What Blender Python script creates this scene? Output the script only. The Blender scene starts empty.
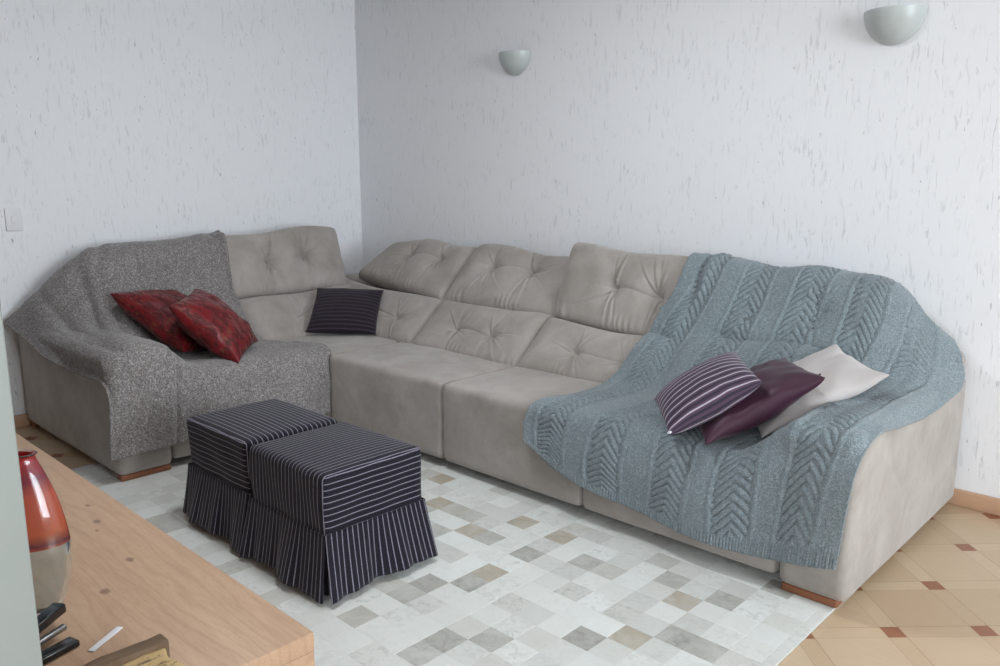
import bpy, bmesh, math, random
import numpy as np
from mathutils import Vector, Matrix
from mathutils.bvhtree import BVHTree

C = bpy.context.scene.collection
random.seed(4)
RNG = np.random.default_rng(11)

# ------------------------------------------------------------------ camera
CAM_POS = Vector((4.7835, -3.5687, 1.3131))
YAW, PITCH = -0.7604, 0.18686
def make_camera():
    cy, sy, cp, sp = math.cos(YAW), math.sin(YAW), math.cos(PITCH), math.sin(PITCH)
    f = Vector((sy*cp, cy*cp, -sp)); r = Vector((cy, -sy, 0)); u = r.cross(f)
    cam = bpy.data.cameras.new('camera'); cam.sensor_width = 36; cam.lens = 28.93
    cam.clip_start = .02
    o = bpy.data.objects.new('camera', cam); C.objects.link(o)
    m = Matrix(((r.x, u.x, -f.x), (r.y, u.y, -f.y), (r.z, u.z, -f.z))).to_4x4()
    m.translation = CAM_POS
    o.matrix_world = m
    bpy.context.scene.camera = o
make_camera()

# ------------------------------------------------------------------ world, light, exposure
W = bpy.data.worlds.new('world'); bpy.context.scene.world = W; W.use_nodes = True
bg = W.node_tree.nodes['Background']; bg.inputs[0].default_value = (.80, .90, 1.0, 1); bg.inputs[1].default_value = .30
def area(name, loc, direction, sx, sy, power, col):
    l = bpy.data.lights.new(name, 'AREA'); l.shape = 'RECTANGLE'; l.size = sx; l.size_y = sy
    l.energy = power; l.color = col
    o = bpy.data.objects.new(name, l); C.objects.link(o); o.location = loc
    o.rotation_euler = Vector(direction).to_track_quat('-Z', 'Y').to_euler()
    return o
area('window_daylight', (8.14, -1.95, 1.5), (-1, 0, -.08), 2.3, 1.9, 235, (.86, .94, 1.0))
area('doorway_fill', (5.3, -5.2, 1.75), (-.6, 1, -.05), 2.0, 1.9, 60, (.90, .955, 1.0))  # unseen fill light added beyond the doorway to brighten the room
lamp = bpy.data.lights.new('overhead_fill_light', 'AREA'); lamp.shape = 'DISK'; lamp.size = .42; lamp.energy = 29; lamp.color = (.91, .96, 1.0)  # overhead fill, added out of view to brighten back wall and seat tops
lo = bpy.data.objects.new('overhead_fill_light', lamp); C.objects.link(lo); lo.location = (2.6, -1.95, 2.60)
sc = bpy.context.scene
sc.view_settings.view_transform = 'Standard'; sc.view_settings.look = 'None'
sc.view_settings.gamma = 1; sc.view_settings.use_curve_mapping = False
sc.view_settings.exposure = 0.0
sc.cycles.use_denoising = True
sc.cycles.max_bounces = 8; sc.cycles.diffuse_bounces = 5; sc.cycles.transparent_max_bounces = 12

# ------------------------------------------------------------------ material helpers
def lin(c):
    def g(v):
        v /= 255.
        return v/12.92 if v <= .04045 else ((v+.055)/1.055)**2.4
    return (g(c[0]), g(c[1]), g(c[2]), 1)
class NT:
    def __init__(s, name):
        s.m = bpy.data.materials.new(name); s.m.use_nodes = True
        s.t = s.m.node_tree; s.b = s.t.nodes['Principled BSDF']
    def n(s, kind, **kw):
        nd = s.t.nodes.new(kind)
        for k, v in kw.items():
            if k.startswith('i_'):
                key = k[2:]; key = int(key) if key.isdigit() else key.replace('_', ' ')
                if hasattr(v, 'is_output') or isinstance(v, bpy.types.NodeSocket): s.t.links.new(v, nd.inputs[key])
                else: nd.inputs[key].default_value = v
            else: setattr(nd, k, v)
        return nd
    def link(s, a, b): s.t.links.new(a, b)
    def coord(s, which='Object', scale=(1, 1, 1), rot=(0, 0, 0), loc=(0, 0, 0)):
        tc = s.n('ShaderNodeTexCoord'); mp = s.n('ShaderNodeMapping')
        mp.inputs['Scale'].default_value = scale; mp.inputs['Rotation'].default_value = rot; mp.inputs['Location'].default_value = loc
        s.link(tc.outputs[which], mp.inputs[0]); return mp.outputs[0]
    def noise(s, vec, scale, detail=3, rough=.5, dist=0):
        nd = s.n('ShaderNodeTexNoise'); s.link(vec, nd.inputs['Vector'])
        nd.inputs['Scale'].default_value = scale; nd.inputs['Detail'].default_value = detail
        nd.inputs['Roughness'].default_value = rough; nd.inputs['Distortion'].default_value = dist
        return nd.outputs[0]
    def ramp(s, fac, stops, interp='LINEAR'):
        nd = s.n('ShaderNodeValToRGB'); s.link(fac, nd.inputs[0]); nd.color_ramp.interpolation = interp
        e = nd.color_ramp.elements
        while len(e) < len(stops): e.new(.5)
        for el, (p, c) in zip(e, stops): el.position = p; el.color = c if len(c) == 4 else (*c, 1)
        return nd.outputs[0]
    def mix(s, fac, a, b, mode='MIX'):
        nd = s.n('ShaderNodeMix', data_type='RGBA', blend_type=mode)
        for idx, v in ((0, fac), (6, a), (7, b)):
            if isinstance(v, bpy.types.NodeSocket): s.link(v, nd.inputs[idx])
            else: nd.inputs[idx].default_value = v
        return nd.outputs[2]
    def math(s, op, a, b=0.0, c=0.0):
        nd = s.n('ShaderNodeMath', operation=op)
        for idx, v in ((0, a), (1, b), (2, c)):
            if isinstance(v, bpy.types.NodeSocket): s.link(v, nd.inputs[idx])
            else: nd.inputs[idx].default_value = v
        return nd.outputs[0]
    def xyz(s, vec):
        nd = s.n('ShaderNodeSeparateXYZ'); s.link(vec, nd.inputs[0]); return nd.outputs
    def bump(s, h, strength=.3, dist=.01, prev=None):
        nd = s.n('ShaderNodeBump'); s.link(h, nd.inputs['Height'])
        nd.inputs['Strength'].default_value = strength; nd.inputs['Distance'].default_value = dist
        if prev: s.link(prev, nd.inputs['Normal'])
        return nd.outputs[0]
    def out(s, col=None, rough=.8, normal=None, spec=.3, sheen=0, sheen_tint=None, metal=0):
        b = s.b
        if col is not None:
            if isinstance(col, bpy.types.NodeSocket): s.link(col, b.inputs['Base Color'])
            else: b.inputs['Base Color'].default_value = col
        if isinstance(rough, bpy.types.NodeSocket): s.link(rough, b.inputs['Roughness'])
        else: b.inputs['Roughness'].default_value = rough
        if normal is not None: s.link(normal, b.inputs['Normal'])
        b.inputs['Specular IOR Level'].default_value = spec
        b.inputs['Sheen Weight'].default_value = sheen
        b.inputs['Sheen Roughness'].default_value = .45
        if sheen_tint: b.inputs['Sheen Tint'].default_value = sheen_tint
        b.inputs['Metallic'].default_value = metal
        return s.m

def mat_plaster():
    t = NT('textured_plaster')
    v = t.coord('Object')
    warp = t.noise(v, 6, 2)
    v1 = t.coord('Object', (1, 1, .17))
    n1 = t.noise(v1, 70, 3, .55, .8)
    groove = t.ramp(n1, [(.0, (0, 0, 0)), (.345, (0, 0, 0)), (.425, (1, 1, 1)), (1, (1, 1, 1))])
    v2 = t.coord('Object', (1, 1, .3), loc=(3, 5, 1))
    n2 = t.noise(v2, 78, 2, .5, .3)
    pit = t.ramp(n2, [(0, (0, 0, 0)), (.235, (0, 0, 0)), (.30, (1, 1, 1)), (1, (1, 1, 1))])
    patch = t.ramp(t.noise(v, 5, 2), [(.35, (0, 0, 0)), (.6, (1, 1, 1))])
    g = t.math('MULTIPLY', t.math('SUBTRACT', 1.0, groove), patch)
    hgt = t.math('SUBTRACT', t.math('SUBTRACT', t.math('MULTIPLY', t.noise(v1, 25, 4), .35), t.math('MULTIPLY', g, .7)), t.math('MULTIPLY', t.math('SUBTRACT', 1.0, pit), 1.2))
    col = t.mix(t.math('MULTIPLY', g, .34), lin((232, 233, 236)), lin((178, 181, 186)))
    col = t.mix(t.math('MULTIPLY', t.math('SUBTRACT', 1.0, pit), .6), col, lin((130, 130, 132)))
    return t.out(col, .75, t.bump(hgt, .34, .006), .25)
def mat_plain(name, c, rough=.6, spec=.3, metal=0, bump=0, bscale=60):
    t = NT(name)
    v = t.coord('Object'); n = t.noise(v, 9, 3)
    col = t.mix(n, tuple(x*.93 for x in lin(c)[:3])+(1,), lin(c))
    nm = t.bump(t.noise(v, bscale, 3), bump, .003) if bump else None
    return t.out(col, rough, nm, spec, metal=metal)
def mat_suede(name='taupe_suede', k=1.0):
    t = NT(name)
    v = t.coord('Object')
    nap = t.noise(v, 5.5, 4, .6, .4)
    nap2 = t.noise(t.coord('Object', (1, 1, .5)), 22, 3, .6)
    c0, c1 = lin((146*k, 139*k, 133*k)), lin((172*k, 166*k, 161*k))
    col = t.mix(t.ramp(nap, [(.3, (0, 0, 0)), (.72, (1, 1, 1))]), c0, c1)
    col = t.mix(t.math('MULTIPLY', nap2, .22), col, lin((130*k, 123*k, 117*k)))
    h = t.math('ADD', t.noise(v, 14, 3, .5), t.math('MULTIPLY', t.noise(v, 420, 2), .06))
    return t.out(col, .85, t.bump(h, .22, .02), .15, sheen=.35, sheen_tint=(.85, .84, .82, 1))
def mat_floor():
    t = NT('inlaid_parquet')
    v = t.coord('Object', (1, 1, 1), (0, 0, -math.pi/4))      # rotated 45 degrees: (u, v) along the planks
    P, S = .2735, .056
    x, y, z = t.xyz(v)
    a = t.math('DIVIDE', t.math('ADD', x, -PU), P); b = t.math('DIVIDE', t.math('ADD', y, -PV), P)
    fa, fb = t.math('FRACT', a), t.math('FRACT', b)
    ia, ib = t.math('FLOOR', a), t.math('FLOOR', b)
    s = S/P
    sa, sb = t.math('LESS_THAN', fa, s), t.math('LESS_THAN', fb, s)
    insert = t.math('MULTIPLY', sa, sb)
    comb = t.n('ShaderNodeCombineXYZ')
    t.link(t.math('ADD', ia, t.math('MULTIPLY', sa, 17.3)), comb.inputs[0]); t.link(t.math('ADD', ib, t.math('MULTIPLY', sb, 31.7)), comb.inputs[1])
    wn = t.n('ShaderNodeTexWhiteNoise', noise_dimensions='3D'); t.link(comb.outputs[0], wn.inputs[0])
    par = t.math('MODULO', t.math('ABSOLUTE', t.math('ADD', ia, ib)), 2.0)
    gu = t.noise(t.coord('Object', (1, 14, 1), (0, 0, -math.pi/4)), 7, 4, .6, .3)
    gv = t.noise(t.coord('Object', (14, 1, 1), (0, 0, -math.pi/4)), 7, 4, .6, .3)
    horiz = t.math('MAXIMUM', t.math('MULTIPLY', t.math('SUBTRACT', 1.0, sa), 1.0), sb)
    grain = t.mix(t.math('MULTIPLY', sa, t.math('SUBTRACT', 1.0, sb)), gu, gv)
    wood = t.mix(wn.outputs[0], lin((182, 158, 130)), lin((202, 182, 156)))
    wood = t.mix(t.math('MULTIPLY', grain, .45), wood, lin((176, 146, 112)))
    dark = t.mix(grain, lin((128, 76, 52)), lin((158, 106, 78)))
    col = t.mix(insert, wood, dark)
    def seam(f, w, o=0.0):
        d = t.math('ABSOLUTE', t.math('SUBTRACT', f, o)); return t.math('LESS_THAN', d, w)
    sm = t.math('MAXIMUM', t.math('MAXIMUM', seam(fa, .005), seam(fb, .005)), t.math('MAXIMUM', seam(fa, .005, s), seam(fb, .005, s)))
    col = t.mix(t.math('MULTIPLY', sm, .45), col, lin((120, 84, 54)))
    return t.out(col, .32, t.bump(t.math('SUBTRACT', t.math('MULTIPLY', grain, .2), sm), .12, .002), .4)
PU, PV = 2.351-.028, -3.488-.028
def mat_oak():
    t = NT('knotty_oak_veneer')
    v = t.coord('Object', (1, 9, 9))
    big = t.noise(t.coord('Object', (.8, 5, 5)), 2.6, 3, .55, 1.6)
    rings = t.n('ShaderNodeTexWave', wave_type='BANDS', bands_direction='Y')
    t.link(t.coord('Object', (1.1, 7, 7)), rings.inputs[0]); rings.inputs['Scale'].default_value = 1.5
    rings.inputs['Distortion'].default_value = 14; rings.inputs['Detail'].default_value = 3; rings.inputs['Detail Scale'].default_value = 1.0
    fine = t.noise(v, 26, 4, .65, .3)
    col = t.mix(big, lin((166, 134, 108)), lin((192, 160, 132)))
    col = t.mix(t.math('MULTIPLY', t.ramp(rings.outputs[0], [(.0, (1, 1, 1)), (.22, (0, 0, 0))]), .24), col, lin((150, 116, 92)))
    col = t.mix(t.math('MULTIPLY', t.ramp(fine, [(.35, (1, 1, 1)), (.5, (0, 0, 0))]), .35), col, lin((158, 122, 94)))
    # knots at fixed spots
    vor = None
    for (kx, ky, r) in KNOTS:
        m = t.coord('Object', (1/(r*1.6), 1/r, 0), loc=(-kx/(r*1.6), -ky/r, 0))
        wob = t.n('ShaderNodeVectorMath', operation='LENGTH'); t.link(m, wob.inputs[0])
        d = t.math('ADD', wob.outputs['Value'], t.math('MULTIPLY', t.noise(v, 30, 2), .5))
        k = t.ramp(d, [(.0, (1, 1, 1)), (.75, (.75, .75, .75)), (1.0, (0, 0, 0))])
        vor = k if vor is None else t.math('MAXIMUM', vor, k)
    col = t.mix(t.math('MULTIPLY', vor, .8), col, lin((104, 74, 56)))
    return t.out(col, .45, t.bump(fine, .12, .003), .35)
def mat_rug():
    t = NT('patchwork_hide')
    at = t.n('ShaderNodeAttribute', attribute_name='tile')
    r, g, b = t.n('ShaderNodeSeparateColor'), None, None
    t.link(at.outputs['Color'], r.inputs[0])
    v = t.coord('Object')
    off = t.n('ShaderNodeVectorMath', operation='MULTIPLY_ADD')
    t.link(at.outputs['Color'], off.inputs[0]); off.inputs[1].default_value = (37, 53, 29); t.link(v, off.inputs[2])
    n = t.noise(off.outputs[0], 26, 4, .6, 1.2)
    n2 = t.noise(off.outputs[0], 9, 3, .6, .8)
    tone = r.outputs[0]; warm = r.outputs[1]
    base = t.mix(tone, lin((216, 218, 215)), lin((146, 144, 138)))
    base = t.mix(t.math('MULTIPLY', warm, t.math('ADD', t.math('MULTIPLY', tone, .8), .1)), base, lin((168, 152, 128)))
    dark = t.mix(tone, lin((186, 187, 182)), lin((112, 110, 104)))
    col = t.mix(t.math('MULTIPLY', t.ramp(n, [(.48, (0, 0, 0)), (.68, (1, 1, 1))]), t.math('ADD', t.math('MULTIPLY', r.outputs[2], .8), .1)), base, dark)
    col = t.mix(t.math('MULTIPLY', t.ramp(n2, [(.45, (0, 0, 0)), (.75, (1, 1, 1))]), .45), col, lin((204, 205, 201)))
    return t.out(col, .7, t.bump(t.math('ADD', t.noise(off.outputs[0], 160, 3), n), .35, .004), .25, sheen=.2)
def stripes_mat(name, base, line, axis, period, width, soft=.1, uv=True, second=None, rough=.85):
    """stripes across UV axis (0 = u, 1 = v), UV measured in metres"""
    t = NT(name)
    tc = t.coord('UV')
    x = t.xyz(tc)[axis]
    wob = t.math('MULTIPLY', t.math('SUBTRACT', t.noise(tc, 12, 2), .5), period*.1)
    f = t.math('FRACT', t.math('DIVIDE', t.math('ADD', x, wob), period))
    d = t.math('ABSOLUTE', t.math('SUBTRACT', f, .5))
    m = t.ramp(d, [(0, (1, 1, 1)), (width*.5, (1, 1, 1)), (width*.5+soft, (0, 0, 0))])
    brk = t.ramp(t.noise(tc, 260, 2), [(.3, (.55, .55, .55)), (.6, (1, 1, 1))])
    b0 = t.mix(t.noise(tc, 40, 3), lin(base), lin(tuple(c*1.25 for c in base)))
    if second:
        f2 = t.math('ABSOLUTE', t.math('SUBTRACT', t.math('FRACT', t.math('ADD', f, .5)), .5))
        b0 = t.mix(t.ramp(f2, [(0, (1, 1, 1)), (.12, (1, 1, 1)), (.18, (0, 0, 0))]), b0, lin(second))
    col = t.mix(t.math('MULTIPLY', m, brk), b0, lin(line))
    return t.out(col, rough, t.bump(t.math('ADD', m, t.math('MULTIPLY', t.noise(tc, 300, 2), .5)), .35, .002), .2, sheen=.12)
def wool_mat(name, dark, mid, light, fleck=320, sheen=.4, bmp=.4):
    t = NT(name)
    v = t.coord('Object')
    n = t.noise(v, fleck, 3, .7); m = t.noise(v, fleck*.35, 2, .6)
    col = t.ramp(n, [(.34, lin(dark)), (.5, lin(mid)), (.66, lin(light))])
    col = t.mix(t.math('MULTIPLY', t.ramp(m, [(.4, (0, 0, 0)), (.62, (1, 1, 1))]), .4), col, lin(dark))
    col = t.mix(t.math('MULTIPLY', t.noise(v, 6, 2), .25), col, lin(light))
    h = t.math('ADD', t.noise(v, fleck*.8, 3, .7), t.math('MULTIPLY', t.noise(v, fleck*.3, 2), .6))
    return t.out(col, .95, t.bump(h, bmp, .006), .1, sheen=sheen)
def jacquard_mat():
    t = NT('red_jacquard')
    uv = t.coord('UV')
    br = t.n('ShaderNodeTexBrick'); t.link(uv, br.inputs[0])
    br.inputs['Scale'].default_value = 22; br.inputs['Color1'].default_value = lin((92, 17, 21)); br.inputs['Color2'].default_value = lin((72, 13, 17))
    br.inputs['Mortar'].default_value = lin((58, 12, 16)); br.inputs['Mortar Size'].default_value = .03
    br.inputs['Brick Width'].default_value = .9; br.inputs['Row Height'].default_value = .42
    pat = t.ramp(t.noise(t.coord('UV', (1, 2.2, 1)), 17, 2, .4, .8), [(.47, (0, 0, 0)), (.53, (1, 1, 1))])
    gold = t.ramp(t.noise(t.coord('UV', (1, 2.6, 1), loc=(4, 2, 0)), 20, 2, .4), [(.62, (0, 0, 0)), (.66, (1, 1, 1))])
    col = t.mix(t.math('MULTIPLY', pat, .75), br.outputs[0], lin((118, 22, 29)))
    col = t.mix(t.math('MULTIPLY', gold, .55), col, lin((112, 70, 48)))
    rough = t.math('SUBTRACT', .62, t.math('MULTIPLY', pat, .25))
    return t.out(col, rough, t.bump(pat, .3, .003), .35, sheen=.04)

# ------------------------------------------------------------------ mesh helpers
def obj(name, me, mat=None, parent=None, smooth=True):
    if isinstance(me, bmesh.types.BMesh):
        m = bpy.data.meshes.new(name); me.to_mesh(m); me.free(); me = m
    o = bpy.data.objects.new(name, me); C.objects.link(o)
    if mat: me.materials.append(mat)
    if smooth: me.polygons.foreach_set('use_smooth', [True]*len(me.polygons))
    if parent: o.parent = parent
    return o
def tag(o, label, cat, group=None):
    o['label'] = label; o['category'] = cat
    if group: o['group'] = group
    return o
def struct(o): o['kind'] = 'structure'; return o
def thing(name, label, cat, loc=(0, 0, 0), group=None):
    o = bpy.data.objects.new(name, None); C.objects.link(o); o.location = loc; o.empty_display_size = .1
    return tag(o, label, cat, group)
def local(o):                                   # mesh given in world coordinates -> local to its parent's location
    l = o.parent.location
    o.data.transform(Matrix.Translation(-Vector(l))); return o
def box_bm(x0, x1, y0, y1, z0, z1, r=0, seg=3, bm=None):
    b = bmesh.new()
    bmesh.ops.create_cube(b, size=1)
    for v in b.verts: v.co = Vector((x0+(v.co.x+.5)*(x1-x0), y0+(v.co.y+.5)*(y1-y0), z0+(v.co.z+.5)*(z1-z0)))
    if r: bmesh.ops.bevel(b, geom=b.edges[:], offset=r, segments=seg, profile=.5, affect='EDGES')
    if bm is not None:
        m = bpy.data.meshes.new('t'); b.to_mesh(m); b.free(); bm.from_mesh(m); bpy.data.meshes.remove(m); return bm
    return b
def box(name, x0, x1, y0, y1, z0, z1, mat, parent=None, r=0, seg=3, smooth=None):
    return obj(name, box_bm(x0, x1, y0, y1, z0, z1, r, seg), mat, parent, smooth=(r > 0) if smooth is None else smooth)
def soft_box(name, x0, x1, y0, y1, z0, z1, mat, parent, r=.03, puff=.012, seed=0, n=26, wob=.003):
    """upholstered block: rounded box on a fine grid, faces puffed and slightly uneven"""
    b = bmesh.new(); bmesh.ops.create_cube(b, size=2)
    bmesh.ops.subdivide_edges(b, edges=b.edges[:], cuts=n, use_grid_fill=True)
    hx, hy, hz = (x1-x0)/2, (y1-y0)/2, (z1-z0)/2; c = Vector(((x0+x1)/2, (y0+y1)/2, (z0+z1)/2))
    h = Vector((hx, hy, hz)); rr = random.Random(seed); ph = [rr.uniform(0, 6.3) for _ in range(9)]
    def warp(t, hh):                            # denser rows near the edges
        return math.copysign(1-(1-abs(t))**1.6, t)*hh
    for v in b.verts:
        q = Vector((warp(v.co.x, hx), warp(v.co.y, hy), warp(v.co.z, hz)))
        inner = Vector([max(-hh+r, min(hh-r, qq)) for qq, hh in zip(q, h)])
        d = q-inner
        if d.length > 1e-9: d = d.normalized()*r
        p = inner+d
        e = [p[i]/h[i] for i in range(3)]
        for i in range(3):
            j, k = (i+1) % 3, (i+2) % 3
            if abs(e[i]) > .5:
                m = max(0, 1-e[j]**4)*max(0, 1-e[k]**4)
                w = math.sin(p[j]*9+ph[i])*math.sin(p[k]*11+ph[i+3])+.5*math.sin(p[j]*23+p[k]*17+ph[i+6])
                p[i] += math.copysign((puff+wob*w)*m*min(1, (abs(e[i])-.5)*2), e[i])
        v.co = p+c
    return obj(name, b, mat, parent)
def grid_mesh(name, P, uv=None):
    """P: (rows, cols, 3) array"""
    R_, K_ = P.shape[:2]
    me = bpy.data.meshes.new(name)
    i = np.arange(R_*K_).reshape(R_, K_)
    q = np.stack([i[:-1, :-1], i[:-1, 1:], i[1:, 1:], i[1:, :-1]], -1).reshape(-1, 4)
    me.vertices.add(R_*K_); me.vertices.foreach_set('co', P.reshape(-1).astype('f4'))
    me.loops.add(q.size); me.loops.foreach_set('vertex_index', q.reshape(-1).astype('i4'))
    me.polygons.add(len(q)); me.polygons.foreach_set('loop_start', np.arange(0, q.size, 4, dtype='i4'))
    me.polygons.foreach_set('loop_total', np.full(len(q), 4, dtype='i4'))
    me.update(calc_edges=True)
    if uv is not None:
        l = me.uv_layers.new(name='UVMap'); l.data.foreach_set('uv', uv.reshape(-1, 2)[q.reshape(-1)].reshape(-1).astype('f4'))
    me.validate(); return me
def closed_sheet(name, F, B, uv):
    """front grid F and back grid B sharing their border -> closed mesh"""
    R_, K_ = F.shape[:2]; n = R_*K_
    i = np.arange(n).reshape(R_, K_)
    border = np.zeros((R_, K_), bool); border[0] = border[-1] = True; border[:, 0] = border[:, -1] = True
    j = np.where(border, i, -1); inner = np.argwhere(~border)
    j[~border] = n+np.arange(len(inner))
    V = np.concatenate([F.reshape(-1, 3), B[~border]]); U = np.concatenate([uv.reshape(-1, 2), uv[~border]])
    qa = np.stack([i[:-1, :-1], i[:-1, 1:], i[1:, 1:], i[1:, :-1]], -1).reshape(-1, 4)
    qb = np.stack([j[:-1, :-1], j[1:, :-1], j[1:, 1:], j[:-1, 1:]], -1).reshape(-1, 4)
    q = np.concatenate([qa, qb])
    me = bpy.data.meshes.new(name)
    me.vertices.add(len(V)); me.vertices.foreach_set('co', V.reshape(-1).astype('f4'))
    me.loops.add(q.size); me.loops.foreach_set('vertex_index', q.reshape(-1).astype('i4'))
    me.polygons.add(len(q)); me.polygons.foreach_set('loop_start', np.arange(0, q.size, 4, dtype='i4'))
    me.polygons.foreach_set('loop_total', np.full(len(q), 4, dtype='i4'))
    me.update(calc_edges=True)
    l = me.uv_layers.new(name='UVMap'); l.data.foreach_set('uv', U[q.reshape(-1)].reshape(-1).astype('f4'))
    me.validate(); return me
def lathe_bm(profile, n=48):
    b = bmesh.new(); rings = []
    for r, z in profile:
        rings.append([b.verts.new((r*math.cos(2*math.pi*k/n), r*math.sin(2*math.pi*k/n), z)) for k in range(n)])
    for a, c in zip(rings, rings[1:]):
        for k in range(n): b.faces.new((a[k], a[(k+1) % n], c[(k+1) % n], c[k]))
    return b

# ------------------------------------------------------------------ materials
KNOTS = [(.061, .208, .010), (.188, .185, .014), (.245, .164, .007), (.465, .156, .013), (.577, .058, .015)]
M = dict(plaster=mat_plaster(), suede=mat_suede(), suede_arm=mat_suede('taupe_suede_side', 1.0), floor=mat_floor(), oak=mat_oak(), rug=mat_rug(),
         white=mat_plain('white_paint', (172, 176, 174), .5), ceil=mat_plain('ceiling_paint', (225, 226, 226), .8),
         footwood=mat_plain('brown_foot_wood', (136, 88, 62), .4), skirtwood=mat_plain('baseboard_wood', (192, 156, 128), .4),
         black=mat_plain('black_plastic', (16, 16, 18), .22, .5), silver=mat_plain('steel', (150, 150, 150), .35, .5, 1),
         whiteplastic=mat_plain('white_plastic', (225, 225, 228), .4), darkgap=mat_plain('dark_underside', (28, 26, 25), .9))
def mat_sconce():
    t = NT('frosted_glass_shade')
    t.b.inputs['Transmission Weight'].default_value = .25
    return t.out(t.mix(t.noise(t.coord('Object'), 14, 2), lin((190, 196, 195)), lin((204, 210, 208))), .35, None, .5)
M['sconce'] = mat_sconce()

# ------------------------------------------------------------------ the room
M['low_bounce'] = mat_plain('low_bounce_brown_grey', (112, 96, 86), .7); M['jamb'] = mat_plain('grey_door_paint', (136, 140, 136), .5)  # front wall, out of view, is coloured dark to cut bounced light
XR, YF, H = 8.0, -3.35, 2.7
struct(box('floor', -.15, 8.3, -5.9, .15, -.1, 0, M['floor']))
struct(box('ceiling', -.15, 8.3, -3.5, .15, H, H+.1, M['ceil']))
struct(box('wall_back', -.15, 8.3, 0, .15, 0, H, M['plaster']))
struct(box('wall_left', -.15, 0, -3.5, 0, 0, H, M['plaster']))
fw = box_bm(-.15, 3.90, YF-.15, YF, 0, H)
box_bm(5.55, 8.3, YF-.15, YF, 0, H, bm=fw); box_bm(3.90, 5.55, YF-.15, YF, 2.15, H, bm=fw)
struct(obj('wall_front', fw, M['low_bounce'], smooth=False))
struct(box('trim_1', 3.90, 3.912, YF-.155, YF+.004, 0, 2.15, M['jamb'], r=.002, seg=2))
struct(box('trim_2', 5.538, 5.55, YF-.155, YF+.004, 0, 2.15, M['jamb'], r=.002, seg=2))
rw = box_bm(XR, XR+.15, YF, 0, 0, .45); box_bm(XR, XR+.15, YF, 0, 2.45, H, bm=rw)
box_bm(XR, XR+.15, YF, -3.15, .45, 2.45, bm=rw); box_bm(XR, XR+.15, -.75, 0, .45, 2.45, bm=rw)
struct(obj('wall_right', rw, M['ceil'], smooth=False))
win = bmesh.new()
for (a, b_, c, d) in ((-3.15, -3.09, .45, 2.45), (-.81, -.75, .45, 2.45), (-1.98, -1.92, .45, 2.45), (-3.15, -.75, .45, .51), (-3.15, -.75, 2.39, 2.45)):
    box_bm(XR+.02, XR+.07, a, b_, c, d, bm=win)
w1 = struct(obj('window_1', win, M['whiteplastic'], smooth=False))
def pane_mat():
    t = NT('window_glass'); o = t.t.nodes['Material Output']
    tr = t.n('ShaderNodeBsdfTransparent'); gl = t.n('ShaderNodeBsdfGlossy'); gl.inputs['Roughness'].default_value = .03
    mx = t.n('ShaderNodeMixShader'); mx.inputs[0].default_value = .06
    t.link(tr.outputs[0], mx.inputs[1]); t.link(gl.outputs[0], mx.inputs[2]); t.link(mx.outputs[0], o.inputs[0]); return t.m
obj('window_pane', box_bm(XR+.04, XR+.046, -3.1, -.8, .5, 2.4), pane_mat(), w1, smooth=False)
struct(box('baseboard_back', 0, XR, -.018, 0, 0, .07, M['skirtwood'], r=.004, seg=2))
struct(box('baseboard_left', 0, .018, YF, -.018, 0, .07, M['skirtwood'], r=.004, seg=2))
struct(box('baseboard_right', XR-.018, XR, YF, -.018, 0, .07, M['skirtwood'], r=.004, seg=2))

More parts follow.
